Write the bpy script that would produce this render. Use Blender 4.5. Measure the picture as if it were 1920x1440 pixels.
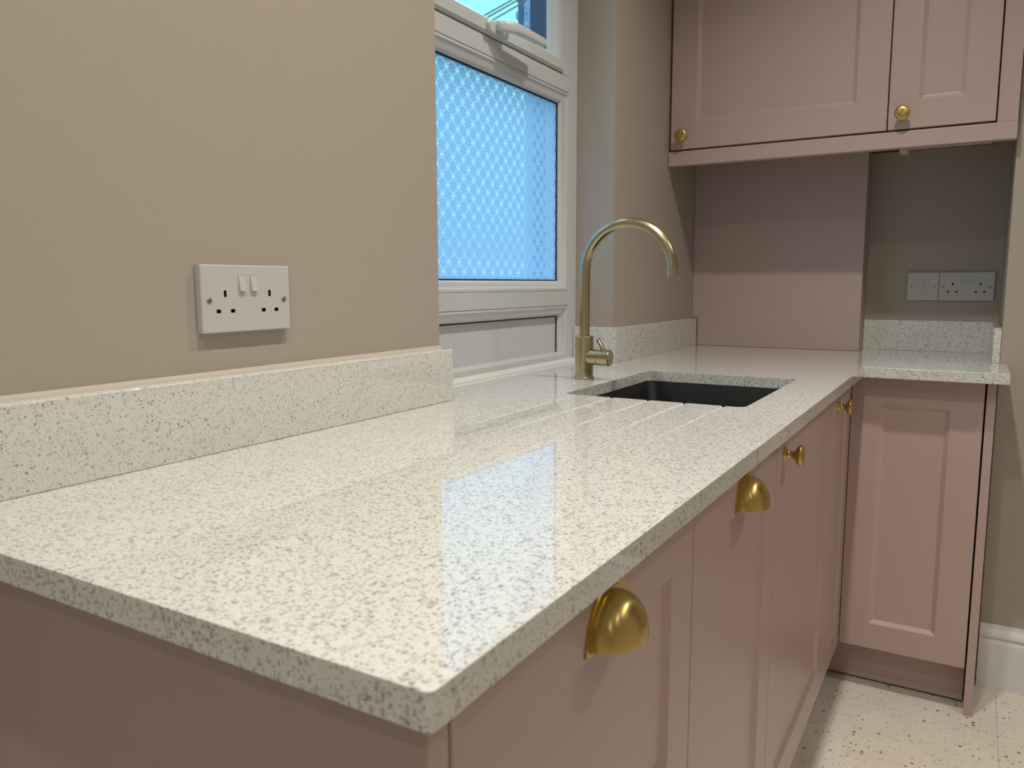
import bpy, bmesh, math, random
from mathutils import Vector, Matrix
from math import pi, sin, cos, radians as R

# ------------------------------------------------------------ clear
for o in list(bpy.data.objects):
    bpy.data.objects.remove(o, do_unlink=True)
S = bpy.context.scene
COL = S.collection
H = 0.8884            # height of the worktop surface above the floor

# ------------------------------------------------------------ camera
cd = bpy.data.cameras.new('camera')
cam = bpy.data.objects.new('camera', cd)
COL.objects.link(cam)
_r = Vector((0.86065009, 0.50919064, -0.00251136))
_u = Vector((-0.0626645, 0.11080944, 0.99186412))
_f = Vector((-0.50532621, 0.85349057, -0.12727634))
m = Matrix(((_r.x, _u.x, -_f.x, 0.84137), (_r.y, _u.y, -_f.y, -0.30509), (_r.z, _u.z, -_f.z, 0.21092 + H), (0, 0, 0, 1)))
cam.matrix_world = m
cd.sensor_width = 36
cd.lens = 1457.93 / 1920 * 36
cd.clip_start = 0.01
cd.dof.use_dof = True
cd.dof.focus_distance = 1.35
cd.dof.aperture_fstop = 10
S.camera = cam

# ------------------------------------------------------------ view, world, lights
S.view_settings.view_transform = 'Standard'
S.view_settings.look = 'None'
S.view_settings.gamma = 1
S.view_settings.use_curve_mapping = False
S.view_settings.exposure = 0.0

SKY_STRENGTH = 1.0
LAMP_W = 6.8
w = bpy.data.worlds.new('sky')
S.world = w
w.use_nodes = True
nt = w.node_tree
nt.nodes.clear()
tc = nt.nodes.new('ShaderNodeTexCoord')
sx = nt.nodes.new('ShaderNodeSeparateXYZ')
nt.links.new(tc.outputs['Generated'], sx.inputs[0])
cr = nt.nodes.new('ShaderNodeValToRGB')
e = cr.color_ramp.elements
e[0].position = 0.0; e[0].color = (0.30, 0.62, 0.80, 1)
e[1].position = 1.0; e[1].color = (3.6, 4.4, 5.2, 1)
n_ = e.new(0.10); n_.color = (0.45, 1.1, 1.1, 1)
n_ = e.new(0.42); n_.color = (0.47, 1.2, 1.2, 1)
n_ = e.new(0.60); n_.color = (2.8, 3.7, 4.5, 1)
nt.links.new(sx.outputs['Z'], cr.inputs[0])
bg = nt.nodes.new('ShaderNodeBackground')
bg.inputs['Strength'].default_value = SKY_STRENGTH
nt.links.new(cr.outputs[0], bg.inputs[0])
wo = nt.nodes.new('ShaderNodeOutputWorld')
nt.links.new(bg.outputs[0], wo.inputs[0])


def portal(name, loc, rot, sx_, sy_):
    l = bpy.data.lights.new(name, 'AREA')
    l.shape = 'RECTANGLE'
    l.size = sx_; l.size_y = sy_
    l.cycles.is_portal = True
    o = bpy.data.objects.new(name, l)
    o.location = loc; o.rotation_euler = rot
    COL.objects.link(o)
    return o


portal('rear_window_daylight_portal', (.45, -2.35, 1.75), (R(90), 0, 0), .8, .8)
portal('window_daylight_portal', (-0.26, 1.252, H + 0.62), (0, R(-90), 0), 1.25, 0.80)

# ------------------------------------------------------------ helpers


def tag(o, label=None, cat=None, group=None, kind=None):
    if label: o['label'] = label
    if cat: o['category'] = cat
    if group: o['group'] = group
    if kind: o['kind'] = kind
    return o


def thing(name, label, cat, loc, group=None):
    o = bpy.data.objects.new(name, None)
    o.empty_display_size = 0.05
    o.location = loc
    COL.objects.link(o)
    return tag(o, label, cat, group)


def wloc(o):
    v = Vector((0, 0, 0))
    while o is not None:
        v += o.location
        o = o.parent
    return v


def build(name, bm, mats, parent=None, smooth=True, bevel=0, seg=2, origin=None, angle=35):
    """bm in world coordinates -> one mesh object (optionally child of parent)."""
    bmesh.ops.recalc_face_normals(bm, faces=bm.faces[:])
    me = bpy.data.meshes.new(name)
    base = wloc(parent) if parent is not None else Vector((0, 0, 0))
    org = Vector(origin) if origin is not None else base
    bmesh.ops.translate(bm, verts=bm.verts[:], vec=-org)
    bm.to_mesh(me)
    bm.free()
    if not isinstance(mats, (list, tuple)):
        mats = [mats]
    for mt in mats:
        me.materials.append(mt)
    o = bpy.data.objects.new(name, me)
    o.location = org - base
    COL.objects.link(o)
    if parent is not None:
        o.parent = parent
    if smooth:
        me.shade_smooth()
        try:
            me.set_sharp_from_angle(angle=R(angle))
        except Exception:
            pass
    if bevel:
        b = o.modifiers.new('bevel', 'BEVEL')
        b.width = bevel; b.segments = seg
        b.limit_method = 'ANGLE'; b.angle_limit = R(40)
        b.harden_normals = bool(smooth)
    return o


def box(bm, x0, x1, y0, y1, z0, z1, mi=0):
    v = [bm.verts.new(p) for p in ((x0, y0, z0), (x1, y0, z0), (x1, y1, z0), (x0, y1, z0),
                                   (x0, y0, z1), (x1, y0, z1), (x1, y1, z1), (x0, y1, z1))]
    fs = []
    for q in ((3, 2, 1, 0), (4, 5, 6, 7), (0, 1, 5, 4), (1, 2, 6, 5), (2, 3, 7, 6), (3, 0, 4, 7)):
        f = bm.faces.new([v[i] for i in q]); f.material_index = mi; fs.append(f)
    return fs


def bx(*a, **k):
    bm = bmesh.new(); box(bm, *a, **k); return bm


def prism(bm, pts, z0, z1, axis='z', mi=0):
    """extrude polygon; pts 2D: axis z -> (x,y); axis y -> (x,z); axis x -> (y,z)"""
    def P(p, t):
        return {'z': (p[0], p[1], t), 'y': (p[0], t, p[1]), 'x': (t, p[0], p[1])}[axis]
    a = [bm.verts.new(P(p, z0)) for p in pts]
    b = [bm.verts.new(P(p, z1)) for p in pts]
    n = len(pts)
    for i in range(n):
        f = bm.faces.new((a[i], a[(i + 1) % n], b[(i + 1) % n], b[i])); f.material_index = mi
    f = bm.faces.new(a[::-1]); f.material_index = mi
    f = bm.faces.new(b); f.material_index = mi


def slab_with_hole(outer, hole, z0, z1):
    bm = bmesh.new()
    tops = []
    def loop(pts):
        vs = [bm.verts.new((p[0], p[1], z1)) for p in pts]
        return vs, [bm.edges.new((vs[i], vs[(i + 1) % len(vs)])) for i in range(len(vs))]
    ov, oe = loop(outer)
    es = oe
    hv = None
    if hole:
        hv, he = loop(hole)
        es = oe + he
    bmesh.ops.triangle_fill(bm, use_beauty=True, use_dissolve=False, edges=es)
    top = bm.faces[:]
    ret = bmesh.ops.extrude_face_region(bm, geom=top)
    nv = [g for g in ret['geom'] if isinstance(g, bmesh.types.BMVert)]
    bmesh.ops.translate(bm, verts=nv, vec=(0, 0, z0 - z1))
    bmesh.ops.recalc_face_normals(bm, faces=bm.faces[:])
    return bm


def rrect(x0, x1, y0, y1, r, n=6):
    pts = []
    for cx, cy, a0 in ((x1 - r, y1 - r, 0), (x0 + r, y1 - r, 90), (x0 + r, y0 + r, 180), (x1 - r, y0 + r, 270)):
        for i in range(n + 1):
            a = R(a0 + 90 * i / n)
            pts.append((cx + r * cos(a), cy + r * sin(a)))
    return pts


def ring(bm, axis, a0, b0, a1, b1, profile, mi=0, close=True):
    """mitred frame round rectangle (a0,b0)-(a1,b1); profile = [(inward offset, depth)].
    axis x: a=y, b=z, depth=x ; axis y: a=x, b=z, depth=y"""
    def P(a, b, d):
        return (d, a, b) if axis == 'x' else (a, d, b)
    loops = []
    for o, d in profile:
        loops.append([bm.verts.new(P(a0 + o, b0 + o, d)), bm.verts.new(P(a1 - o, b0 + o, d)),
                      bm.verts.new(P(a1 - o, b1 - o, d)), bm.verts.new(P(a0 + o, b1 - o, d))])
    n = len(loops)
    for i in range(n if close else n - 1):
        A, B = loops[i], loops[(i + 1) % n]
        for k in range(4):
            f = bm.faces.new((A[k], A[(k + 1) % 4], B[(k + 1) % 4], B[k])); f.material_index = mi
    return loops


def lathe(bm, origin, axis, prof, n=32, mi=0):
    """prof: [(distance along axis, radius)]"""
    ax = Vector(axis).normalized()
    t = Vector((0, 0, 1)) if abs(ax.z) < 0.9 else Vector((1, 0, 0))
    u = ax.cross(t).normalized(); v = ax.cross(u)
    O = Vector(origin)
    rings = []
    for d, r in prof:
        if r < 1e-6:
            rings.append([bm.verts.new(O + ax * d)])
        else:
            rings.append([bm.verts.new(O + ax * d + (u * cos(2 * pi * i / n) + v * sin(2 * pi * i / n)) * r) for i in range(n)])
    for A, B in zip(rings, rings[1:]):
        for i in range(n):
            j = (i + 1) % n
            if len(A) == 1 and len(B) == 1: continue
            if len(A) == 1: f = bm.faces.new((A[0], B[i], B[j]))
            elif len(B) == 1: f = bm.faces.new((A[i], A[j], B[0]))
            else: f = bm.faces.new((A[i], A[j], B[j], B[i]))
            f.material_index = mi
    return bm


def tube(bm, pts, r, n=24, cap=True):
    pts = [Vector(p) for p in pts]
    rings = []
    prev = None
    for i, p in enumerate(pts):
        t = (pts[min(i + 1, len(pts) - 1)] - pts[max(i - 1, 0)]).normalized()
        if prev is None:
            a = Vector((0, 1, 0)) if abs(t.y) < 0.9 else Vector((1, 0, 0))
            u = t.cross(a).normalized()
        else:
            u = (prev - t * prev.dot(t)).normalized()
        prev = u
        v = t.cross(u)
        rr = r[i] if isinstance(r, (list, tuple)) else r
        rings.append([bm.verts.new(p + (u * cos(2 * pi * k / n) + v * sin(2 * pi * k / n)) * rr) for k in range(n)])
    for A, B in zip(rings, rings[1:]):
        for k in range(n):
            bm.faces.new((A[k], A[(k + 1) % n], B[(k + 1) % n], B[k]))
    if cap:
        bm.faces.new(rings[0][::-1]); bm.faces.new(rings[-1])
    return bm


# ------------------------------------------------------------ materials
class NT:
    def __init__(s, mat):
        s.t = mat.node_tree
    def n(s, kind, **k):
        x = s.t.nodes.new(kind)
        for a, b in k.items():
            setattr(x, a, b)
        return x
    def l(s, a, b):
        s.t.links.new(a, b)
    def m(s, op, *a, clamp=False):
        x = s.n('ShaderNodeMath', operation=op)
        x.use_clamp = clamp
        for i, v in enumerate(a):
            if isinstance(v, (int, float)): x.inputs[i].default_value = v
            else: s.l(v, x.inputs[i])
        return x.outputs[0]
    def mixc(s, f, a, b):
        x = s.n('ShaderNodeMix', data_type='RGBA')
        for sock, v in ((x.inputs[0], f), (x.inputs[6], a), (x.inputs[7], b)):
            if isinstance(v, (int, float)): sock.default_value = v
            elif isinstance(v, tuple): sock.default_value = (*v, 1) if len(v) == 3 else v
            else: s.l(v, sock)
        return x.outputs[2]


def mat(name, col=(.8, .8, .8), rough=.5, metal=0, spec=.5, **k):
    mt = bpy.data.materials.new(name)
    mt.use_nodes = True
    p = mt.node_tree.nodes['Principled BSDF']
    p.inputs['Base Color'].default_value = (*col, 1)
    p.inputs['Roughness'].default_value = rough
    p.inputs['Metallic'].default_value = metal
    p.inputs['Specular IOR Level'].default_value = spec
    for a, b in k.items():
        p.inputs[a.replace('_', ' ')].default_value = b
    return mt


def P_(mt):
    return mt.node_tree.nodes['Principled BSDF']


def add_bump(mt, scale, strength, dist=.001, detail=3):
    t = NT(mt)
    g = t.n('ShaderNodeNewGeometry')
    nz = t.n('ShaderNodeTexNoise'); nz.inputs['Scale'].default_value = scale; nz.inputs['Detail'].default_value = detail
    t.l(g.outputs['Position'], nz.inputs['Vector'])
    b = t.n('ShaderNodeBump'); b.inputs['Strength'].default_value = strength; b.inputs['Distance'].default_value = dist
    t.l(nz.outputs[0], b.inputs['Height'])
    t.l(b.outputs[0], P_(mt).inputs['Normal'])
    return mt


def flecks(name, base, layers, rough, spec=.5, stretch=(1, 1, 1), tint=None):
    """base colour with irregular chips; layers=[(scale, threshold, size, dark colour, pale colour)]"""
    mt = mat(name, base, rough, spec=spec)
    t = NT(mt)
    g = t.n('ShaderNodeNewGeometry')
    nz = t.n('ShaderNodeTexNoise'); nz.inputs['Scale'].default_value = 420; nz.inputs['Detail'].default_value = 2
    t.l(g.outputs['Position'], nz.inputs['Vector'])
    vm = t.n('ShaderNodeVectorMath', operation='MULTIPLY_ADD')
    t.l(nz.outputs[1], vm.inputs[0]); vm.inputs[1].default_value = (.0028, .0028, .0028)
    t.l(g.outputs['Position'], vm.inputs[2])
    if tint:
        nb = t.n('ShaderNodeTexNoise'); nb.inputs['Scale'].default_value = tint[1]; nb.inputs['Detail'].default_value = 3
        t.l(g.outputs['Position'], nb.inputs['Vector'])
        c = t.mixc(t.m('MULTIPLY_ADD', nb.outputs[0], 3, -1, clamp=True), base, tint[0])
    else:
        c = base
    for lay in layers:
        sc, th, size, dk, pl = lay[:5]
        if len(lay) > 5: stretch = lay[5]
        mp = t.n('ShaderNodeVectorMath', operation='MULTIPLY')
        t.l(vm.outputs[0], mp.inputs[0]); mp.inputs[1].default_value = stretch
        v = t.n('ShaderNodeTexVoronoi'); v.inputs['Scale'].default_value = sc
        t.l(mp.outputs[0], v.inputs['Vector'])
        sp = t.n('ShaderNodeSeparateColor'); t.l(v.outputs['Color'], sp.inputs[0])
        rad = t.m('MULTIPLY', t.m('SUBTRACT', sp.outputs[0], th), size / (1 - th))
        f = t.m('MULTIPLY', t.m('SUBTRACT', rad, v.outputs['Distance']), 14, clamp=True)
        chip = t.mixc(sp.outputs[1], dk, pl)
        c = t.mixc(f, c, chip)
    t.l(c, P_(mt).inputs['Base Color'])
    return mt


M = {}
M['wall'] = add_bump(mat('beige_wall_paint', (.40, .343, .290), .62, spec=.35), 420, .12)
M['wall_pale'] = mat('pale_wall_paint', (.72, .68, .62), .7, spec=.3)
M['ceiling'] = mat('white_ceiling_paint', (.86, .85, .83), .8, spec=.2)
M['pink'] = add_bump(mat('dusty_pink_satin', (.47, .348, .322), .33, spec=.45), 300, .03)
M['pinkmatt'] = mat('dusty_pink_boxing_paint', (.47, .355, .335), .5, spec=.35)
M['quartz'] = flecks('quartz_stone', (.70, .69, .645),
                     [(330, .52, .61, (.27, .26, .25), (.57, .55, .52), (.72, .72, 1.5)),
                      (330, .52, .61, (.27, .26, .25), (.57, .55, .52), (.72, 1.5, .72)),
                      (330, .52, .61, (.24, .23, .22), (.54, .52, .49), (1.5, .72, .72)),
                      (640, .50, .52, (.28, .26, .24), (.58, .55, .50), (1, 1, 1)),
                      (170, .78, .42, (.34, .33, .36), (.50, .49, .50))], .028, spec=.5)
P_(M['quartz']).inputs['Coat Weight'].default_value = .28
P_(M['quartz']).inputs['Coat IOR'].default_value = 1.6
P_(M['quartz']).inputs['Coat Roughness'].default_value = .008
M['floor'] = flecks('speckled_vinyl', (.66, .60, .52),
                    [(75, .50, .36, (.13, .085, .055), (.36, .29, .23)),
                     (170, .66, .42, (.22, .16, .12), (.40, .33, .27))], .42, spec=.4, tint=((.72, .66, .58), 9))
M['upvc'] = mat('white_upvc', (.58, .60, .60), .28, spec=.5)
M['out_frame'] = mat('dark_blue_outer_frame', (.012, .04, .12), .45)
M['gasket'] = mat('black_gasket', (.012, .012, .014), .6)
M['white_gloss'] = mat('white_gloss_paint', (.72, .70, .69), .28)
M['white_plastic'] = mat('white_plastic', (.54, .52, .51), .32)
M['dark'] = mat('dark_slot', (.01, .01, .01), .7)
M['screw'] = mat('screw_metal', (.45, .42, .36), .35, 1)
M['caulk'] = mat('beige_sealant', (.46, .415, .34), .5)
M['sink'] = mat('black_composite_sink', (.010, .010, .011), .5, spec=.25)
M['chrome'] = mat('chrome', (.7, .7, .7), .15, 1)
M['carcass'] = mat('dark_carcass_board', (.10, .07, .06), .7)
M['metal_dark'] = mat('dark_window_lock', (.05, .05, .05), .4)


def brushed(name, col, rough, sc, axis):
    mt = mat(name, col, rough, 1)
    t = NT(mt)
    tcn = t.n('ShaderNodeNewGeometry')
    mp = t.n('ShaderNodeVectorMath', operation='MULTIPLY')
    t.l(tcn.outputs['Position'], mp.inputs[0]); mp.inputs[1].default_value = sc
    nz = t.n('ShaderNodeTexNoise'); nz.inputs['Scale'].default_value = 1; nz.inputs['Detail'].default_value = 2
    t.l(mp.outputs[0], nz.inputs['Vector'])
    b = t.n('ShaderNodeBump'); b.inputs['Strength'].default_value = .05; b.inputs['Distance'].default_value = .0003
    t.l(nz.outputs[0], b.inputs['Height'])
    t.l(b.outputs[0], P_(mt).inputs['Normal'])
    t.l(t.m('MULTIPLY_ADD', nz.outputs[0], .16, rough - .08), P_(mt).inputs['Roughness'])
    return mt


def lathed(name, col, rough, axis, aniso=.65):
    mt = mat(name, col, rough, 1)
    t = NT(mt)
    tg = t.n('ShaderNodeTangent', direction_type='RADIAL', axis=axis)
    t.l(tg.outputs[0], P_(mt).inputs['Tangent'])
    P_(mt).inputs['Anisotropic'].default_value = aniso
    g = t.n('ShaderNodeNewGeometry')
    nz = t.n('ShaderNodeTexNoise'); nz.inputs['Scale'].default_value = 900; nz.inputs['Detail'].default_value = 2
    t.l(g.outputs['Position'], nz.inputs['Vector'])
    t.l(t.m('MULTIPLY_ADD', nz.outputs[0], .02, rough - .01), P_(mt).inputs['Roughness'])
    return mt


M['brass'] = lathed('satin_brass', (.60, .44, .15), .27, 'X')
M['brass_front'] = lathed('satin_brass_front', (.60, .44, .15), .27, 'Y')
M['tap'] = lathed('brushed_champagne_gold', (.50, .425, .27), .27, 'Z', .4)

# --- window glass
def clear_glass(name):
    mt = bpy.data.materials.new(name); mt.use_nodes = True
    t = NT(mt); t.t.nodes.clear()
    tr = t.n('ShaderNodeBsdfTransparent'); tr.inputs[0].default_value = (.93, .97, .97, 1)
    gl = t.n('ShaderNodeBsdfGlossy'); gl.inputs['Roughness'].default_value = .02
    fr = t.n('ShaderNodeFresnel'); fr.inputs[0].default_value = 1.45
    mx = t.n('ShaderNodeMixShader')
    gg = t.n('ShaderNodeNewGeometry')
    t.l(t.m('MULTIPLY', fr.outputs[0], t.m('SUBTRACT', 1.0, gg.outputs['Backfacing'])), mx.inputs[0]); t.l(tr.outputs[0], mx.inputs[1]); t.l(gl.outputs[0], mx.inputs[2])
    o = t.n('ShaderNodeOutputMaterial'); t.l(mx.outputs[0], o.inputs[0])
    return mt


def frosted_glass(name):
    mt = bpy.data.materials.new(name); mt.use_nodes = True
    t = NT(mt); t.t.nodes.clear()
    g = t.n('ShaderNodeNewGeometry')
    s = t.n('ShaderNodeSeparateXYZ'); t.l(g.outputs['Position'], s.inputs[0])
    u = t.m('DIVIDE', t.m('SUBTRACT', s.outputs[1], 1.039), .0396)
    v = t.m('DIVIDE', t.m('SUBTRACT', s.outputs[2], .661 + H), .0402)
    def cent(x, off):
        return t.m('SUBTRACT', t.m('FRACT', t.m('ADD', x, .5 + off + 100)), .5)
    masks = []
    near = []
    for off in (0, .5):
        du = t.m('ABSOLUTE', cent(u, off)); dv = t.m('ABSOLUTE', cent(v, off))
        # vertical petals
        a = t.m('DIVIDE', du, .034); b = t.m('DIVIDE', t.m('SUBTRACT', dv, .145), .085)
        d = t.m('ADD', t.m('POWER', a, 2), t.m('POWER', b, 2))
        masks.append(t.m('MULTIPLY', t.m('SUBTRACT', 1.0, d), 4, clamp=True))
        # side petals
        a = t.m('DIVIDE', t.m('SUBTRACT', du, .130), .062); b = t.m('DIVIDE', dv, .058)
        d = t.m('ADD', t.m('POWER', a, 2), t.m('POWER', b, 2))
        masks.append(t.m('MULTIPLY', t.m('SUBTRACT', 1.0, d), 4, clamp=True))
        # small diagonal stamens
        dd = t.m('ABSOLUTE', t.m('SUBTRACT', du, dv))
        rr = t.m('ADD', du, dv)
        masks.append(t.m('MULTIPLY', t.m('MULTIPLY', t.m('SUBTRACT', .030, dd), 60, clamp=True),
                         t.m('LESS_THAN', rr, .20)))
        near.append(t.m('ADD', du, dv))
    nr = t.m('MINIMUM', near[0], near[1])
    for sg in ('ADD', 'SUBTRACT'):
        q = t.m('ABSOLUTE', cent(t.m(sg, u, v), 0))
        ln = t.m('MULTIPLY', t.m('SUBTRACT', .031, q), 60, clamp=True)
        masks.append(t.m('MULTIPLY', t.m('MULTIPLY', ln, 1.0), t.m('GREATER_THAN', nr, .26)))
    acc = masks[0]
    for x in masks[1:]:
        acc = t.m('MAXIMUM', acc, x)
    acc = t.m('MULTIPLY', acc, .95)
    # only within the etched field, a plain frosted border runs round the pane
    fr_ = t.n('ShaderNodeFresnel'); fr_.inputs[0].default_value = 1.45
    tr = t.n('ShaderNodeBsdfTransparent'); tr.inputs[0].default_value = (.97, 1, 1, 1)
    tl = t.n('ShaderNodeBsdfTranslucent'); tl.inputs[0].default_value = (.27, .40, .60, 1)
    m1 = t.n('ShaderNodeMixShader')
    t.l(acc, m1.inputs[0]); t.l(tl.outputs[0], m1.inputs[1]); t.l(tr.outputs[0], m1.inputs[2])
    gl = t.n('ShaderNodeBsdfGlossy'); gl.inputs['Roughness'].default_value = .25
    m2 = t.n('ShaderNodeMixShader')
    t.l(t.m('MULTIPLY', t.m('MULTIPLY', fr_.outputs[0], .3), t.m('SUBTRACT', 1.0, g.outputs['Backfacing'])), m2.inputs[0]); t.l(m1.outputs[0], m2.inputs[1]); t.l(gl.outputs[0], m2.inputs[2])
    o = t.n('ShaderNodeOutputMaterial'); t.l(m2.outputs[0], o.inputs[0])
    return mt


M['glass'] = clear_glass('clear_window_glass')
M['frosted'] = frosted_glass('frosted_trellis_glass')

# ------------------------------------------------------------ dimensions (z relative to worktop, add H)
W = 0.6112      # worktop front edge
L = 1.842       # seam / return front edge
T = 0.0234      # stone thickness
YB = 2.4591     # back wall
YN = 2.0994     # wall nib face
XR = 0.9086     # right side of alcove
Y0, Y1 = 0.8545, 1.6497   # window opening
D = 0.1099      # recess depth to window frame
FX = 0.578      # door faces of the run
YD = 1.892      # door faces of the return
YU = 2.0622     # door faces of wall cabinets
CZ = 2.42       # ceiling
XE, YR = 2.9, -2.3
WO = 0.245      # outer wall thickness
ZW0, ZW1 = H - 0.0235, H + 1.24   # window opening

# ------------------------------------------------------------ the setting
def structure(name, bm, mats, **k):
    return tag(build(name, bm, mats, **k), kind='structure')


# floor (with tile seams as fine grooves)
bm = bmesh.new()
box(bm, -0.0, XE, YR, YB, -0.05, 0)
structure('floor', bm, M['floor'], smooth=False)
t = NT(M['floor'])
g = t.n('ShaderNodeNewGeometry'); s = t.n('ShaderNodeSeparateXYZ'); t.l(g.outputs['Position'], s.inputs[0])
def seam(sock, at, size):
    f = t.m('FRACT', t.m('ADD', t.m('DIVIDE', t.m('SUBTRACT', sock, at), size), 100.5))
    return t.m('MULTIPLY', t.m('SUBTRACT', .0009, t.m('MULTIPLY', t.m('ABSOLUTE', t.m('SUBTRACT', f, .5)), size)), 2500, clamp=True)
sm = t.m('MAXIMUM', seam(s.outputs[0], .956, .457), seam(s.outputs[1], .92, .457))
bc = P_(M['floor']).inputs['Base Color']
src = bc.links[0].from_socket
c2 = t.mixc(t.m('MULTIPLY', sm, .45), src, (.22, .18, .15))
t.l(c2, bc)
bmp = t.n('ShaderNodeBump'); bmp.inputs['Strength'].default_value = .5; bmp.inputs['Distance'].default_value = .0006
t.l(t.m('SUBTRACT', 1.0, sm), bmp.inputs['Height']); t.l(bmp.outputs[0], P_(M['floor']).inputs['Normal'])

# left wall with the window opening, brick outside
M['brick_out'] = mat('wet_exterior_brick', (.09, .24, .40), .6)
bm = bmesh.new()
def wallseg(y0, y1, z0, z1):
    box(bm, -0.185, 0, y0, y1, z0, z1, 0)
    box(bm, -WO, -0.1855, y0, y1, z0, z1, 1)
wallseg(YR, Y0, 0, CZ)
wallseg(Y1, YB + .2, 0, CZ)
wallseg(Y0, Y1, 0, ZW0)
wallseg(Y0, Y1, ZW1, CZ)
structure('wall_left', bm, [M['wall'], M['brick_out']], smooth=False)
structure('wall_back', bx(0, XE + .2, YB, YB + .2, 0, CZ), M['wall'], smooth=False)
structure('wall_right_nib', bx(XR, XE, YN, YB - .0005, 0, CZ), M['wall'], smooth=False, bevel=.002)
structure('wall_right', bx(XE, XE + .2, YR, YB, 0, CZ), M['wall_pale'], smooth=False)
bm = bmesh.new()
box(bm, -.0, .05, YR - .2, YR, 0, CZ); box(bm, .85, XE + .2, YR - .2, YR, 0, CZ); box(bm, .05, .85, YR - .2, YR, 2.15, CZ); box(bm, .05, .85, YR - .2, YR, 0, 1.35)
structure('wall_rear', bm, M['wall_pale'], smooth=False)
structure('ceiling', bx(-.0, XE, YR, YB, CZ, CZ + .1), M['ceiling'], smooth=False)

# skirting along the nib
bm = bmesh.new()
sk = [(0, 0), (-.018, 0), (-.018, .128), (-.0175, .134), (-.012, .139), (-.012, .143), (-.0165, .146), (-.0165, .150),
      (-.014, .158), (-.0085, .165), (-.0055, .172), (-.0055, .178), (0, .178)]
prism(bm, [(YN - .0005 + a, b) for a, b in sk], XR + .001, XE, 'x')
structure('baseboard_right', bm, M['white_gloss'], angle=50)

# ------------------------------------------------------------ window
win = bpy.data.objects.new('window_1', None); win.location = (-D, (Y0 + Y1) / 2, H - .012)
COL.objects.link(win); tag(win, kind='structure')
xf = -D
zb, zt = H - .0225, ZW1 - .0005
yl, yr_ = Y0 + .0005, Y1 - .0005
# outer frame
bm = bmesh.new()
ring(bm, 'x', yl, zb, yr_, zt, [(0, xf - .0), (.0, xf - .07), (.050, xf - .07), (.050, xf - .018), (.046, xf - .0)])
build('frame', bm, M['upvc'], win, bevel=.0012, angle=30)
yi0, yi1 = yl + .046, yr_ - .046
# transoms
bm = bmesh.new()
box(bm, xf - .07, xf, yi0, yi1, H + .154, H + .192)
build('transom', bm, M['upvc'], win, bevel=.0015)
bm = bmesh.new()
box(bm, xf - .07, xf, yi0, yi1, H + .709, H + .748)
box(bm, xf - .07, xf, yi0 - .001, yi0 + .036, H + .7485, zt - .0462)
box(bm, xf - .07, xf, yi1 - .036, yi1 + .001, H + .7485, zt - .0462)
build('transom', bm, M['upvc'], win, bevel=.0015)


def bead(z0, z1, name='glazing_bead'):
    bm = bmesh.new()
    x = xf
    ring(bm, 'x', yi0, z0, yi1, z1, [(0, x - .030), (0, x - .003), (.0025, x - .001), (.007, x - .001), (.010, x - .004), (.014, x - .007),
                                     (.021, x - .011), (.0265, x - .017), (.0275, x - .021), (.0275, x - .030)])
    b = build(name, bm, M['upvc'], win, angle=50)
    bm = bmesh.new()
    ring(bm, 'x', yi0 + .0272, z0 + .0272, yi1 - .0272, z1 - .0272, [(0, x - .0305), (0, x - .0215), (.0035, x - .0215), (.0035, x - .0305)])
    build('gasket', bm, M['gasket'], win, smooth=False)


bead(H - .0125 + .0, H + .154)
bead(H + .192, H + .709)
# lower solid panel, its face
build('infill_panel', bx(xf - .055, xf - .024, yi0 + .02, yi1 - .02, H - .003 + .010, H + .134), M['upvc'], win, bevel=.001)
# frosted pane
fp = build('frosted_pane', bx(xf - .0285, xf - .0245, yi0 + .022, yi1 - .022, H + .212, H + .689), [M['frosted'], M['glass']], win, smooth=False)
for f in fp.data.polygons:
    f.material_index = 0 if f.normal.x > .5 else 1
tag(fp, 'frosted glass etched with a flower trellis')
# opening sash
zs0, zs1 = H + .7505, ZW1 - .052
ys0, ys1 = yi0 + .046, yi1 - .046
bm = bmesh.new()
ring(bm, 'x', ys0, zs0, ys1, zs1, [(0, xf - .0215), (0, xf + .003), (.005, xf + .008), (.024, xf + .008), (.028, xf + .005), (.032, xf + .004),
                                   (.038, xf - .002), (.043, xf - .010), (.044, xf - .0215)])
sash = build('opening_sash', bm, M['upvc'], win, angle=30)
bm = bmesh.new()
box(bm, xf - .06, xf - .004, ys1 + .0002, yi1 - .0362, zs0, zs1)
box(bm, xf - .06, xf - .004, yi0 + .0362, ys0 - .0002, zs0, zs1)
build('gasket', bm, M['gasket'], win, smooth=False)
bm = bmesh.new()
ring(bm, 'x', ys0, zs0, ys1, zs1, [(0, xf - .070), (0, xf - .0220), (.042, xf - .0220), (.042, xf - .070)])
build('outer_trim', bm, M['out_frame'], win, smooth=False)
g1 = build('clear_pane', bx(xf - .0205, xf - .0165, ys0 + .040, ys1 - .040, zs0 + .040, zs1 - .040), M['glass'], win, smooth=False)
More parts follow.
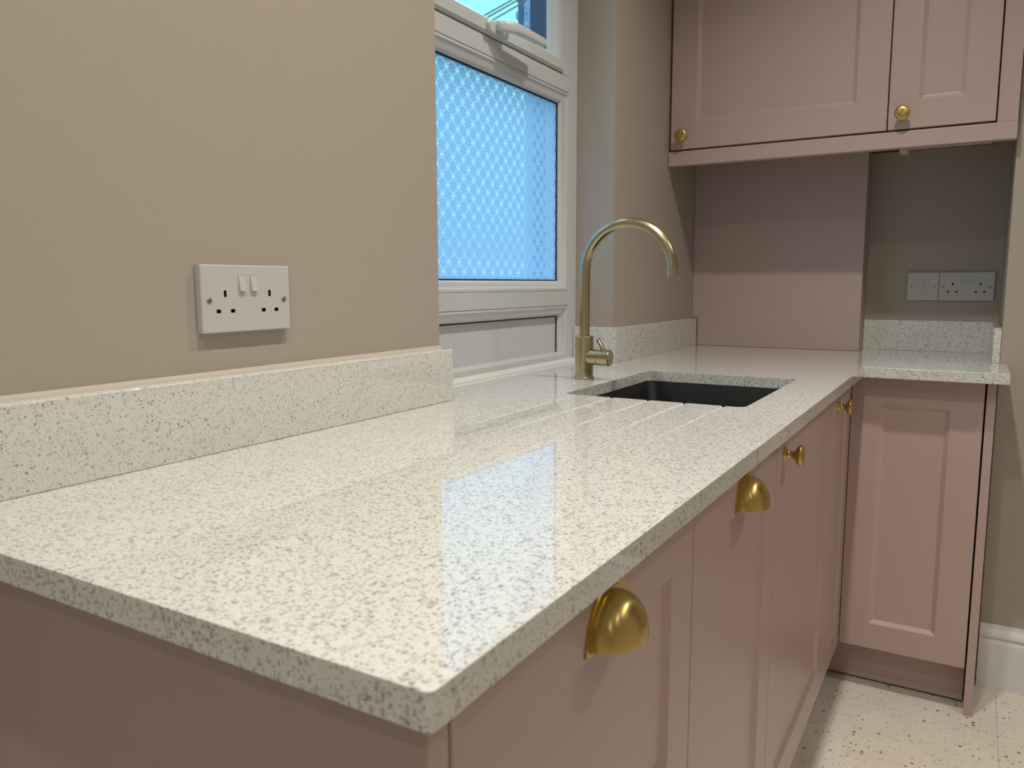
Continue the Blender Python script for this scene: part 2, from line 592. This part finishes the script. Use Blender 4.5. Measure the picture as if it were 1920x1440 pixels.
# handle on the sash bottom rail
hz = zs0 + .0135
hy = 1.222
hx = xf + .008
bm = bmesh.new()
prism(bm, rrect(hy - .040, hy + .040, hz - .0125, hz + .0125, .009, 5), hx, hx + .011, 'x')
hd = build('handle_base', bm, M['upvc'], win, bevel=.003, seg=3)
bm = bmesh.new()
N = 14
prof = []
for i in range(N + 1):
    f = i / N
    y = hy - .018 + f * .166
    x = hx + .012 + .026 * min(1, f * 4.0) ** .8 + .004 * f
    hw = .0118 - .0022 * f
    th = .0105 - .0035 * f
    if f == 1: hw *= .86; th *= .86
    if f == 0: hw *= .8
    prof.append((y, x, hw, th))
rings = []
for y, x, hw, th in prof:
    rg = []
    for k in range(16):
        a = 2 * pi * k / 16
        ca, sa = cos(a), sin(a)
        e_ = .55
        rg.append(bm.verts.new((x + th * math.copysign(abs(ca) ** e_, ca), y, hz + .004 + hw * math.copysign(abs(sa) ** e_, sa))))
    rings.append(rg)
for A, B in zip(rings, rings[1:]):
    for k in range(16):
        bm.faces.new((A[k], A[(k + 1) % 16], B[(k + 1) % 16], B[k]))
bm.faces.new(rings[0][::-1]); bm.faces.new(rings[-1])
lev = build('handle_lever', bm, M['upvc'], win, angle=60)
bm = bmesh.new()
lathe(bm, (hx + .028, hy + .030, hz + .0155), (0.35, 0, 1), [(-.004, .0075), (.0015, .0075), (.002, .0070), (.002, 0)], 24)
lathe(bm, (hx + .028, hy + .030, hz + .0155), (0.35, 0, 1), [(.0021, .0027), (.0023, .0027), (.0023, 0)], 16, 1)
build('handle_lock', bm, [M['chrome'], M['dark']], lev)
# sealant strip under the frame
bm = bmesh.new()
prism(bm, [(xf - .001, H - .0005), (xf + .012, H + .0003), (xf + .003, H + .008), (xf - .001, H + .010)], yl + .001, yr_ - .001, 'y')
build('sealant', bm, M['white_gloss'], win)

# ------------------------------------------------------------ worktops
def eval_mesh(o):
    dg = bpy.context.evaluated_depsgraph_get()
    dg.update()
    me = bpy.data.meshes.new_from_object(o.evaluated_get(dg))
    return me


SX0, SX1, SY0, SY1 = .1663, .5133, 1.0327, 1.4900
g_ = .0006
outer = []
rc = .0055
outer += [(0 + g_, 0)]
for i in range(7):
    a = R(-90 + 90 * i / 6)
    outer.append((W - rc + rc * cos(a), rc + rc * sin(a)))
outer += [(W, L - .0005), (g_, L - .0005), (g_, Y1 - g_), (-D + .0005, Y1 - g_), (-D + .0005, Y0 + g_), (g_, Y0 + g_)]
hole = rrect(SX0, SX1, SY0, SY1, .016, 6)
bm = slab_with_hole(outer, hole, H - T, H)
wt = build('quartz_worktop', bm, M['quartz'], smooth=False, bevel=.0022, seg=3, origin=(.3, .9, H - T))
bpy.context.view_layer.update()
me = eval_mesh(wt)
wt.modifiers.clear(); wt.data = me
# drainer grooves cut from the near rim of the sink opening
cut = []
for gx, ya in ((.195, .655), (.267, .655), (.339, .66), (.407, .66), (.477, .665)):
    cb = bmesh.new()
    r = .0045
    a = Vector((gx, ya, H + r - .0003)); b = Vector((gx, SY0 + .03, H + r - .0028))
    tube(cb, [a, a.lerp(b, .5), b], r, 20)
    c = build('cutter', cb, M['quartz'], smooth=False)
    md = wt.modifiers.new('groove', 'BOOLEAN'); md.operation = 'DIFFERENCE'; md.object = c; md.solver = 'EXACT'
    cut.append(c)
bpy.context.view_layer.update()
me = eval_mesh(wt)
wt.modifiers.clear(); wt.data = me
me.shade_flat()
for c in cut:
    bpy.data.objects.remove(c, do_unlink=True)
tag(wt, 'long speckled white quartz worktop with sink cutout and drainer grooves below the window', 'worktop')

T2 = .0268
bm = bmesh.new()
XN = .9246
prism(bm, [(g_, L + .0004), (XN, L + .0004), (XN, YN - g_), (XR - g_, YN - g_), (XR - g_, YB - g_), (g_, YB - g_)], H - T2, H)
rt = build('quartz_worktop', bm, M['quartz'], bevel=.0018, seg=3, origin=(.45, 2.1, H - T2))
tag(rt, 'short speckled white quartz worktop returning along the back wall beyond the seam', 'worktop')

HU = .0947
TN = .0300
up = build('quartz_upstand', bx(.0004, TN, .0, Y0 + .0006, H + .00003, H + HU), M['quartz'], bevel=.0018, seg=3, origin=(.016, .4, H))
tag(up, 'longest speckled quartz upstand, against the beige wall below the near double socket', 'upstand')
bm = bmesh.new()
prism(bm, [(.0004, H + HU + .0001), (.0085, H + HU + .0001), (.004, H + HU + .0022), (.0004, H + HU + .0055)], .0005, Y0 - .0006, 'y')
build('sealant', bm, M['caulk'], up, smooth=False)
TU = .0185
# reveal piece, wall piece, back piece, side piece
u2 = build('quartz_upstand', bx(-D + .001, TU - .0002, Y1 - TU, Y1 - .0004, H + .00003, H + HU), M['quartz'], bevel=.0012, seg=2, origin=(-.04, Y1 - .01, H))
tag(u2, 'smallest speckled quartz upstand, across the window reveal directly behind the gold tap', 'upstand')
u3 = build('quartz_upstand', bx(.0004, TU, Y1 + .0004, 2.342, H + .00003, H + HU), M['quartz'], bevel=.0012, seg=2, origin=(.01, 2.0, H))
tag(u3, 'speckled quartz upstand on the wall between window reveal and pink boxing', 'upstand')
XB, YX = .5373, 2.3429
u4 = build('quartz_upstand', bx(XB + .0006, XR - .0006, YB - TU, YB - .0004, H + .00003, H + HU), M['quartz'], bevel=.0012, seg=2, origin=(.72, YB - .01, H))
tag(u4, 'speckled quartz upstand on the back wall below the pair of far sockets', 'upstand')
u5 = build('quartz_upstand', bx(XR - TU, XR - .0006, YN, YB - TU - .0005, H + .00003, H + HU - .0002), M['quartz'], bevel=.0012, seg=2, origin=(XR - .01, 2.27, H))
tag(u5, 'short quartz upstand seen end-on at the right edge of the far worktop', 'upstand')

# ------------------------------------------------------------ sink
sink = thing('undermount_sink', 'matt black undermount sink bowl set below the worktop cutout', 'sink', ((SX0 + SX1) / 2, (SY0 + SY1) / 2, H - T - .21))
bm = bmesh.new()
zt_ = H - T - .0004
spec = [(-.022, zt_ - .006, .03), (-.022, zt_, .03), (-.0005, zt_, .018), (-.0005, zt_ - .001, .018), (.0035, zt_ - .006, .022), (.008, zt_ - .13, .03), (.016, zt_ - .185, .04),
        (.034, zt_ - .198, .045), (.15, zt_ - .203, .02)]
loops = []
for o_, z_, r_ in spec:
    loops.append([bm.verts.new((p[0], p[1], z_)) for p in rrect(SX0 + o_, SX1 - o_, SY0 + o_, SY1 - o_, r_, 6)])
for A, B in zip(loops, loops[1:]):
    for k in range(len(A)):
        bm.faces.new((A[k], A[(k + 1) % len(A)], B[(k + 1) % len(A)], B[k]))
bm.faces.new(loops[-1])
o = build('bowl', bm, M['sink'], sink, angle=60)
sm_ = o.modifiers.new('shell', 'SOLIDIFY'); sm_.thickness = .005; sm_.offset = -1
bm = bmesh.new()
lathe(bm, ((SX0 + SX1) / 2, (SY0 + SY1) / 2, zt_ - .2025), (0, 0, 1), [(-.004, .044), (.001, .044), (.002, .040), (-.002, .034), (-.003, .010), (0, .008), (.001, 0)], 40)
build('waste', bm, M['chrome'], sink)

# ------------------------------------------------------------ tap
tx, ty = .0980, 1.268
tap = thing('mixer_tap', 'brushed gold swan neck mixer tap standing behind the sink', 'tap', (tx, ty, H))
bm = bmesh.new()
lathe(bm, (tx, ty, H), (0, 0, 1), [(.0002, .0), (.0002, .0222), (.0045, .0222), (.0055, .0212), (.0055, 0)], 48)
build('base_ring', bm, M['tap'], tap, angle=30)
bm = bmesh.new()
lathe(bm, (tx, ty, H), (0, 0, 1), [(.0056, .0), (.0056, .0203), (.0950, .0203), (.0962, .0190), (.0962, 0)], 48)
build('body', bm, M['tap'], tap, angle=30)
bm = bmesh.new()
pts = [(tx, ty, H + .0955)]
RA = .1000
zc = .3388 - RA
for i in range(1, 8):
    pts.append((tx, ty, H + .0955 + (zc - .0955) * i / 8))
for i in range(33):
    a = pi - i / 32 * R(180)
    pts.append((tx + RA + RA * cos(a), ty, H + zc + RA * sin(a)))
pts.append((tx + 2 * RA, ty, H + zc - .002))
tube(bm, pts, .0112, 32, cap=True)
build('spout', bm, M['tap'], tap, angle=50)
bm = bmesh.new()
ex = (tx + 2 * RA, ty, H + zc - .002)
lathe(bm, ex, (0, 0, -1), [(-.0, .0108), (0.0006, .0114), (.0110, .0114), (.0115, .0108), (.0115, .0088), (.007, .0085), (.007, 0)], 32)
build('aerator', bm, M['tap'], tap, angle=30)
bm = bmesh.new()
vz = H + .0495
lathe(bm, (tx, ty, vz), (1, 0, 0), [(.010, .0), (.010, .0175), (.0335, .0175), (.0335, .0170), (.0342, .0170), (.0342, 0)], 40)
build('valve', bm, M['tap'], tap, angle=30)
bm = bmesh.new()
lathe(bm, (tx, ty, vz), (1, 0, 0), [(.0343, .0), (.0343, .0178), (.0350, .0184), (.0615, .0184), (.0630, .0170), (.0630, 0)], 40)
kn = build('control_knob', bm, M['tap'], tap, angle=30)
bm = bmesh.new()
tube(bm, [(tx + .047, ty, vz + .014), (tx + .0455, ty, vz + .018), (tx + .033, ty, vz + .0405), (tx + .0325, ty, vz + .0415)], [.0046, .0046, .0046, .0035], 20)
build('lever', bm, M['tap'], tap, angle=50)

# ------------------------------------------------------------ cabinets
def door_panel(axis, a0, a1, b0, b1, face, back, st=.073, rail=None):
    """recessed-panel door: front face at depth `face` (towards viewer), back face at `back`."""
    s = 1 if back > face else -1   # direction into the door
    bm = bmesh.new()
    lo = ring(bm, axis, a0, b0, a1, b1,
              [(0, back), (0, face + s * .0012), (.0012, face), (st, face), (st + .0010, face + s * .0006), (st + .0105, face + s * .0065),
               (st + .0115, face + s * .0068)], close=False)
    bm.faces.new(lo[0]); bm.faces.new(lo[-1])
    return bm


def base_carcass_run(y0, y1, parent):
    bm = bmesh.new()
    x0, x1, z0, z1, t_ = .03, FX - .0215, H - .764, H - T2 - .004, .016
    box(bm, x0, x1, y0, y0 + t_, z0, z1); box(bm, x0, x1, y1 - t_, y1, z0, z1)
    box(bm, x0, x1, y0 + t_, y1 - t_, z0, z0 + t_); box(bm, x0, x0 + .008, y0 + t_, y1 - t_, z0 + t_, z1)
    build('carcass', bm, M['carcass'], parent, smooth=False)


def knob(loc, axis, parent, name='knob'):
    bm = bmesh.new()
    lathe(bm, loc, axis, [(.0, 0), (.0, .0115), (.002, .0118), (.0036, .0112), (.0040, .0095), (.0055, .0092), (.0065, .0078), (.0085, .0060), (.0135, .0056),
                          (.0165, .0066), (.0190, .0092), (.0205, .0125), (.0212, .0145), (.0225, .0150), (.0232, .0163), (.0244, .0168), (.0250, .0180), (.0270, .0188),
                          (.0292, .0184), (.0312, .0160), (.0324, .0120), (.0330, .006), (.0331, 0)], 48)
    k = build(name, bm, M['brass'] if abs(axis[0]) > .5 else M['brass_front'], parent, angle=40, origin=loc)
    return k


def cup(yc, zb_, parent):
    """cup pull on the run (opens downward), face at x = FX"""
    bm = bmesh.new()
    a_, h_, p_ = .0410, .0415, .0320
    n, mm = 36, 14
    def pt(u, v, k=1.0, dx=0):
        # u 0..pi across, v 0..pi/2 from door to front apex
        c = cos(v)
        z = h_ * sin(u) * c ** .8
        return (FX + .003 + dx + p_ * k * sin(v) ** 1.0, yc - a_ * k * cos(u) * c, H + zb_ + z * k)
    for k in (1.0, .955):
        grid = [[bm.verts.new(pt(pi * i / n, pi / 2 * j / mm, k)) for j in range(mm)] for i in range(n + 1)]
        apex = bm.verts.new(pt(0, pi / 2, k))
        for i in range(n):
            for j in range(mm - 1):
                bm.faces.new((grid[i][j], grid[i + 1][j], grid[i + 1][j + 1], grid[i][j + 1]))
            bm.faces.new((grid[i][mm - 1], grid[i + 1][mm - 1], apex))
        if k == 1.0:
            g0, ap0 = grid, apex
        else:
            for row in (0, n):
                for j in range(mm - 1):
                    bm.faces.new((g0[row][j], g0[row][j + 1], grid[row][j + 1], grid[row][j]))
                bm.faces.new((g0[row][mm - 1], ap0, apex, grid[row][mm - 1]))
            for i in range(n):
                bm.faces.new((g0[i][0], g0[i + 1][0], grid[i + 1][0], grid[i][0]))
    # stepped back plate
    def plate(aa, hh, x0, x1, drop):
        pts = [(yc - aa * cos(pi * i / 40), H + zb_ + hh * sin(pi * i / 40)) for i in range(41)]
        pts = [(yc - aa, H + zb_ - drop)] + pts + [(yc + aa, H + zb_ - drop)]
        prism(bm, pts, x0, x1, 'x')
    plate(.0505, .0525, FX, FX + .0022, .003)
    plate(.0438, .0450, FX + .0022, FX + .0042, .0)
    return build('cup_handle', bm, M['brass'], parent, angle=40, origin=(FX, yc, H + zb_))


ZD0, ZD1 = H - .764, H - .0300
# near drawer unit
c1 = thing('drawer_cabinet', 'pink base cabinet at the near end of the run with brass cup handle', 'cabinet', (.3, .308, H - .764))
base_carcass_run(.0655, .5525, c1)
dr = build('drawer_front', door_panel('x', .0645, .5515, H - .395, ZD1, FX, FX - .020), M['pink'], c1, smooth=False)
cup(.3085, -.0995, dr)
dr2 = build('drawer_front', door_panel('x', .0645, .5515, ZD0, H - .398, FX, FX - .020), M['pink'], c1, smooth=False)
# second unit
c2 = thing('cupboard_cabinet', 'pink base cabinet with brass cup handle beside the knobbed sink cupboard', 'cabinet', (.3, .775, H - .764))
base_carcass_run(.5545, .9975, c2)
dr = build('door', door_panel('x', .5545, .9965, ZD0, ZD1, FX, FX - .020), M['pink'], c2, smooth=False)
cup(.7860, -.0995, dr)
# sink unit
c3 = thing('sink_cabinet', 'pink base cabinet below the sink with brass knob at its top left', 'cabinet', (.3, 1.30, H - .764))
base_carcass_run(1.0, 1.6055, c3)
dr = build('door', door_panel('x', .9995, 1.6045, ZD0, ZD1, FX, FX - .020), M['pink'], c3, smooth=False)
knob((FX, 1.051, H - .0775), (1, 0, 0), dr)
# corner unit
c4 = thing('corner_cabinet', 'narrow pink base cabinet with small brass knob in the inner corner', 'cabinet', (.3, 1.76, H - .764))
bm = bmesh.new()
base_carcass_run(1.608, YD - .002, c4)
dr = build('door', door_panel('x', 1.6075, YD - .0004, ZD0, ZD1, FX, FX - .020, st=.060), M['pink'], c4, smooth=False)
knob((FX, 1.655, H - .078), (1, 0, 0), dr)
# return unit
c5 = thing('return_cabinet', 'pink base cabinet with one tall recessed panel door and no handle, facing the room', 'cabinet', (.73, 2.15, H - .764))
bm = bmesh.new()
x0, x1, y0, y1, z0, z1, t_ = .583, .8785, YD + .0215, YB - .02, H - .764, H - T2 - .004, .016
box(bm, x0, x0 + t_, y0, y1, z0, z1); box(bm, x1 - t_, x1, y0, y1, z0, z1)
box(bm, x0 + t_, x1 - t_, y0, y1, z0, z0 + t_); box(bm, x0 + t_, x1 - t_, y1 - .008, y1, z0 + t_, z1)
build('carcass', bm, M['carcass'], c5, smooth=False)
build('door', door_panel('y', .5788, .8775, ZD0, ZD1, YD, YD + .020, st=.0705), M['pink'], c5, smooth=False)

# end panels and plinths
ep = build('end_panel', bx(.002, FX, .0400, .0620, 0, H - T - .0006), M['pink'], bevel=.001, origin=(.3, .05, 0))
tag(ep, 'pink end panel closing the near end of the long cabinet run', 'panel')
ep = build('end_panel', bx(.8815, .9013, YD - .001, YB - .001, 0, H - T2 - .0006), M['pink'], bevel=.001, origin=(.89, 2.1, 0))
tag(ep, 'narrow pink end panel reaching the floor between far cabinet and skirting board', 'panel')
pl = build('plinth', bx(.510, .528, .0630, 1.958, .004, H - .768), M['pink'], bevel=.0008, origin=(.52, 1.0, .004))
tag(pl, 'long pink plinth recessed under the window-side cabinets', 'plinth')
pl = build('plinth', bx(.5290, .8790, 1.960, 1.978, .006, H - .768), M['pink'], bevel=.0008, origin=(.7, 1.975, .006))
tag(pl, 'short pink plinth on the speckled floor below the far cabinet door', 'plinth')

# wall cabinets
def wall_cab(name, label, x0, x1, kx, st, cats='wall cabinet'):
    z0, z1 = H + .6175, H + 1.335
    c = thing(name, label, cats, ((x0 + x1) / 2, YU + .2, z0))
    bm = bmesh.new()
    t_ = .016
    ya, yb = YU + .0225, YB - .001
    box(bm, x0, x0 + t_, ya, yb, z0, z1); box(bm, x1 - t_, x1, ya, yb, z0, z1)
    box(bm, x0 + t_, x1 - t_, ya, yb, z0, z0 + t_); box(bm, x0 + t_, x1 - t_, ya, yb, z1 - t_, z1)
    box(bm, x0 + t_, x1 - t_, yb - .008, yb, z0 + t_, z1 - t_)
    build('carcass', bm, M['carcass'], c, smooth=False)
    d = build('door', door_panel('y', x0, x1, z0, z1, YU, YU + .020, st=st), M['pink'], c, smooth=False)
    knob((kx, YU, H + .6545), (0, -1, 0), d)
    return c


wall_cab('wall_cabinet', 'wide pink wall cabinet with brass knob at its bottom left corner', .0075, .6085, .0475, .078)
wall_cab('wall_cabinet', 'narrow pink wall cabinet with brass knob, right of the wide one', .6115, .8585, .647, .070)
pm = thing('pelmet', 'pink pelmet strip running below both wall cabinets', 'pelmet', (.45, YU, H + .569))
build('pelmet_board', bx(.0008, .9076, YU - .0005, YU + .030, H + .569, H + .6125), M['pink'], pm, bevel=.0025, seg=2)
bm = bmesh.new()
box(bm, .655, .855, YU + .0305, YU + .075, H + .572, H + .588)
build('cleat', bm, M['pink'], pm, bevel=.001)
build('bracket', bx(.640, .662, YU + .0305, YU + .09, H + .562, H + .600), M['pinkmatt'], pm, bevel=.003)
fl = build('filler_strip', bx(.8620, .9070, YU + .006, YU + .026, H + .6130, H + 1.335), M['pink'], bevel=.001, origin=(.885, YU + .01, H + .613))
tag(fl, 'narrow pink filler strip between wall cabinet and beige wall', 'panel')

# boxing (pink pipe boxing in the corner)
bm = bmesh.new()
prism(bm, [(TU + .0015, H + .0006), (XB, H + .0006), (XB, H + .6165), (.0006, H + .6165), (.0006, H + HU + .0015), (TU + .0015, H + HU + .0015)], YX, YB - .0008, 'y')
bo = build('boxing_panel', bm, M['pinkmatt'], bevel=.0008, origin=(.27, 2.4, H))
tag(bo, 'large dusky pink boxing panel standing on the worktop under the wide wall cabinet', 'panel')

# ------------------------------------------------------------ sockets
def socket_plate(origin, ax, ay, wd, ht, holes, switches, screws, label, cat, name, depth=.0095, extra=None):
    """origin = lower-left of plate on the wall; ax = along, ay = outward normal"""
    O = Vector(origin); A = Vector(ax); Nn = Vector(ay); Z = Vector((0, 0, 1))
    c = thing(name, label, cat, O + A * wd / 2)
    def W3(a, z, n): return O + A * a + Z * z + Nn * n
    def rbox(bm, a0, a1, z0, z1, n0, n1, inset=0, mi=0):
        v = []
        for (n, i) in ((n0, 0), (n1, inset)):
            for (a, z) in ((a0 + i, z0 + i), (a1 - i, z0 + i), (a1 - i, z1 - i), (a0 + i, z1 - i)):
                v.append(bm.verts.new(W3(a, z, n)))
        for q in ((3, 2, 1, 0), (4, 5, 6, 7), (0, 1, 5, 4), (1, 2, 6, 5), (2, 3, 7, 6), (3, 0, 4, 7)):
            f = bm.faces.new([v[i] for i in q]); f.material_index = mi
    # plate: grid with real recesses at the pin holes
    xs = sorted({0.0, wd} | {h[0] for h in holes} | {h[1] for h in holes})
    zs = sorted({0.0, ht} | {h[2] for h in holes} | {h[3] for h in holes})
    bm = bmesh.new()
    vc = {}
    def V(a, z, n):
        k = (round(a, 5), round(z, 5), round(n, 5))
        if k not in vc: vc[k] = bm.verts.new(W3(a, z, n))
        return vc[k]
    ins = .0012
    def mp(a, z):
        a = min(max(a, ins), wd - ins); z = min(max(z, ins), ht - ins)
        return a, z
    for i in range(len(xs) - 1):
        for j in range(len(zs) - 1):
            a0, a1, z0, z1 = xs[i], xs[i + 1], zs[j], zs[j + 1]
            cx, cz = (a0 + a1) / 2, (z0 + z1) / 2
            inh = any(h[0] < cx < h[1] and h[2] < cz < h[3] for h in holes)
            P = [mp(a0, z0), mp(a1, z0), mp(a1, z1), mp(a0, z1)]
            if not inh:
                bm.faces.new([V(a, z, depth) for a, z in P])
            else:
                lo = [V(a, z, depth) for a, z in P]; hi = [V(a, z, .0015) for a, z in P]
                f = bm.faces.new(hi); f.material_index = 1
                for k in range(4):
                    f = bm.faces.new((lo[k], lo[(k + 1) % 4], hi[(k + 1) % 4], hi[k])); f.material_index = 1
    # rim (walk the outer border with all its vertices)
    border = [(a, 0.0) for a in xs] + [(wd, z) for z in zs[1:]] + [(a, ht) for a in reversed(xs[:-1])] + [(0.0, z) for z in reversed(zs[1:-1])]
    for k in range(len(border)):
        p, q = border[k], border[(k + 1) % len(border)]
        m0, m1 = mp(*p), mp(*q)
        bm.faces.new((V(*p, depth - .0014), V(*q, depth - .0014), V(*m1, depth), V(*m0, depth)))
        bm.faces.new((V(*p, .0003), V(*q, .0003), V(*q, depth - .0014), V(*p, depth - .0014)))
    bm.faces.new([V(*p, .0003) for p in border])
    build('faceplate', bm, [M['white_plastic'], M['dark']], c, smooth=False)
    for (a0, a1, z0, z1, tilt) in switches:
        bm = bmesh.new()
        rbox(bm, a0 - .0006, a1 + .0006, z0 - .0006, z1 + .0006, depth - .0002, depth + .00015, mi=1)
        v = []
        lo_, hi_ = (depth + .0036, depth + .0006) if tilt > 0 else (depth + .0008, depth + .0030)
        for (n_0, n_1, i) in ((depth, depth, 0), (lo_, hi_, .0004)):
            for (a, z, n) in ((a0 + i, z0 + i, n_0), (a1 - i, z0 + i, n_0), (a1 - i, z1 - i, n_1), (a0 + i, z1 - i, n_1)):
                v.append(bm.verts.new(W3(a, z, n)))
        for q in ((3, 2, 1, 0), (4, 5, 6, 7), (0, 1, 5, 4), (1, 2, 6, 5), (2, 3, 7, 6), (3, 0, 4, 7)):
            bm.faces.new([v[i] for i in q])
        build('switch', bm, [M['white_plastic'], M['gasket_soft']], c, smooth=False)
    for (a, z) in screws:
        bm = bmesh.new()
        lathe(bm, W3(a, z, depth), Nn, [(0.0, .0042), (.0003, .0042), (.0003, .0036), (.0001, .0034), (.0006, .0028), (.0009, 0)], 20)
        rbox(bm, a - .0004, a + .0004, z - .0026, z + .0026, depth + .0005, depth + .0011, mi=1)
        build('screw', bm, [M['screw'], M['dark']], c, smooth=False)
    if extra: extra(c, rbox)
    return c


M['gasket_soft'] = mat('switch_gap', (.30, .28, .27), .6)


def twin(origin, ax, ay, label, **k):
    wd, ht = .1465, .0865
    hs = []
    for cx in (.0365, wd - .0365):
        hs.append((cx - .0021, cx + .0021, .0455, .0540))
        hs.append((cx - .0145, cx - .0078, .0250, .0298))
        hs.append((cx + .0078, cx + .0145, .0250, .0298))
    sw = [(.0585, .0685, .0525, .0730, 1), (.0780, .0880, .0525, .0730, 1)]
    return socket_plate(origin, ax, ay, wd, ht, hs, sw, [(.0115, .0410), (wd - .0115, .0410)], label, 'socket', 'double_socket', **k)


twin((0.0002, .3375, H + .1500), (0, 1, 0), (1, 0, 0), 'white double socket on the plain beige wall above the near upstand', depth=.0105)
YF = YB - .0002
twin((.7440, YF, H + .1575), (1, 0, 0), (0, -1, 0), 'white double socket on the back wall under the wall cabinets, beside the fused switch', depth=.0085)


def fuse(c, rbox):
    bm = bmesh.new(); rbox(bm, .0255, .0415, .0310, .0555, .0084, .0092, .0004)
    build('fuse_holder', bm, M['white_plastic'], c, smooth=False)


socket_plate((.6565, YF, H + .1575), (1, 0, 0), (0, -1, 0), .0865, .0865, [], [(.0450, .0600, .0310, .0555, -1)], [(.0115, .0433), (.0750, .0433)],
             'white fused switch plate on the back wall, left of the far double socket', 'switch', 'fused_switch', depth=.0083, extra=fuse)

# ------------------------------------------------------------ ceiling downlights
M['lens'] = bpy.data.materials.new('lamp_lens'); M['lens'].use_nodes = True
p = P_(M['lens']); p.inputs['Emission Color'].default_value = (1, .95, .86, 1); p.inputs['Emission Strength'].default_value = 6


def downlight(x, y, label, power=LAMP_W):
    c = thing('ceiling_downlight', label, 'downlight', (x, y, CZ), 'recessed ceiling downlights')
    bm = bmesh.new()
    lathe(bm, (x, y, CZ), (0, 0, -1), [(.0002, .030), (.0002, .044), (.003, .044), (.004, .040), (.003, .030), (.0002, .030)], 40)
    build('bezel', bm, M['white_gloss'], c)
    bm = bmesh.new()
    lathe(bm, (x, y, CZ), (0, 0, -1), [(.0004, 0), (.0004, .0295), (.0018, .0295), (.0018, 0)], 32)
    build('lens', bm, M['lens'], c)
    l = bpy.data.lights.new('downlight_lamp', 'AREA')
    l.shape = 'DISK'; l.size = .055
    l.energy = power
    l.color = (1, .95, .86)
    l.spread = R(128)
    o = bpy.data.objects.new('downlight_lamp', l)
    o.location = (0, 0, -.006)
    COL.objects.link(o)
    o.parent = c
    return c


LAB = 'white ringed downlight recessed in the ceiling '
downlight(.64, .42, LAB + 'above the drainer end of the long worktop')
downlight(.64, 1.24, LAB + 'above the sink edge')
downlight(.64, -.34, LAB + 'just beyond the near end of the worktop', 5.2)
downlight(.64, -1.5, LAB + 'by the rear window, added out of view as fill light', 3.2)  # extra lamp behind the camera, added to raise the ambient light
downlight(2.0, -1.5, LAB + 'in the rear corner of the room, unseen and added as fill light', 2.8)  # second added rear lamp, soft low-angle fill for the far alcove
downlight(2.0, -.20, LAB + 'over the open floor, nearest the rear window', 1.2)
downlight(2.0, .62, LAB + 'over the middle of the open floor', 1.2)
downlight(1.75, 1.25, LAB + 'over the open floor beside the far wall', 5.0)

# ------------------------------------------------------------ outside
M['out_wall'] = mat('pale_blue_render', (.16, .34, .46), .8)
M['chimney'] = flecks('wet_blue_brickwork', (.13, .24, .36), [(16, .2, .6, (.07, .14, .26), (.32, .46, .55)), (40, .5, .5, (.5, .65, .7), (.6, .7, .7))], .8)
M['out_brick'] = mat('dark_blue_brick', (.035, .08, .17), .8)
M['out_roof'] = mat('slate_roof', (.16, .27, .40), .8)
M['hedge'] = add_bump(mat('hedge_leaf', (.06, .12, .10), .8), 4, .6, .2)
M['paving'] = mat('paving', (.25, .24, .22), .8)
structure('ground_outside', bx(-40, -WO - .001, -20, 60, -.35, -.25), M['paving'], smooth=False)
hs = thing('neighbour_house', 'grey blue rendered house with a tall narrow chimney, outside the top pane', 'house', (-4.5, 15, -.25))
bm = bmesh.new()
prism(bm, [(-6.97, -.25), (-1.5, -.25), (-1.5, H + 5.0), (-4.0, H + 5.6), (-6.2, H + 4.6), (-6.97, H + 4.1)], 13.45, 19, 'y')
build('wall', bm, M['out_wall'], hs, smooth=False)
bm = bmesh.new()
prism(bm, [(-6.87, H + 4.0), (-6.48, H + 4.0), (-6.48, H + 7.2), (-7.15, H + 7.2), (-7.12, H + 5.9), (-6.88, H + 5.42), (-6.88, H + 5.31), (-6.93, H + 5.29), (-6.93, H + 5.17), (-6.87, H + 5.15)], 13.0, 13.4, 'y')
build('chimney_stack', bm, M['chimney'], hs, smooth=False)
build('corner_quoin', bx(-6.87, -6.76, 12.98, 12.9995, H + 4.0, H + 7.0), M['out_brick'], hs, smooth=False)
# terrace and hedge far off
far = thing('terraced_house', 'far row of slate roofed houses glimpsed low through the etched glass', 'house', (-22, 22, -.25))
bm = bmesh.new(); box(bm, -30, -22, -5, 45, -.25, H + .6)
build('wall', bm, M['out_wall'], far, smooth=False)
bm = bmesh.new(); prism(bm, [(-22, H + .6), (-30, H + .6), (-26, H + 2.0)], -5, 45, 'y')
build('roof', bm, M['out_roof'], far, smooth=False)
M['cable'] = mat('overhead_cable', (.02, .06, .08), .6)
for i, (dz, lab) in enumerate(((0, 'topmost overhead cable crossing the sky outside'), (-.055, 'middle overhead cable crossing the sky outside'), (-.14, 'lowest overhead cable crossing the sky outside'))):
    bm = bmesh.new()
    k_ = .9
    a = Vector((.841 - 6.841 * k_, -.305 + (9.84 + .305) * k_, H + .211 + (4.039 - .211 + dz) * k_)); b = Vector((.841 - 6.841 * k_, -.305 + (11.26 + .305) * k_, H + .211 + (4.84 - .211 + dz) * k_))
    dv = b - a
    pts = [a - dv * 3 + dv * 7 * k / 20 + Vector((0, 0, -.012 * (1 - ((k - 10) / 10) ** 2))) for k in range(21)]
    tube(bm, pts, .011, 8)
    tag(build('overhead_cable', bm, M['cable'], origin=tuple(b)), lab, 'cable', 'overhead cables outside the window')
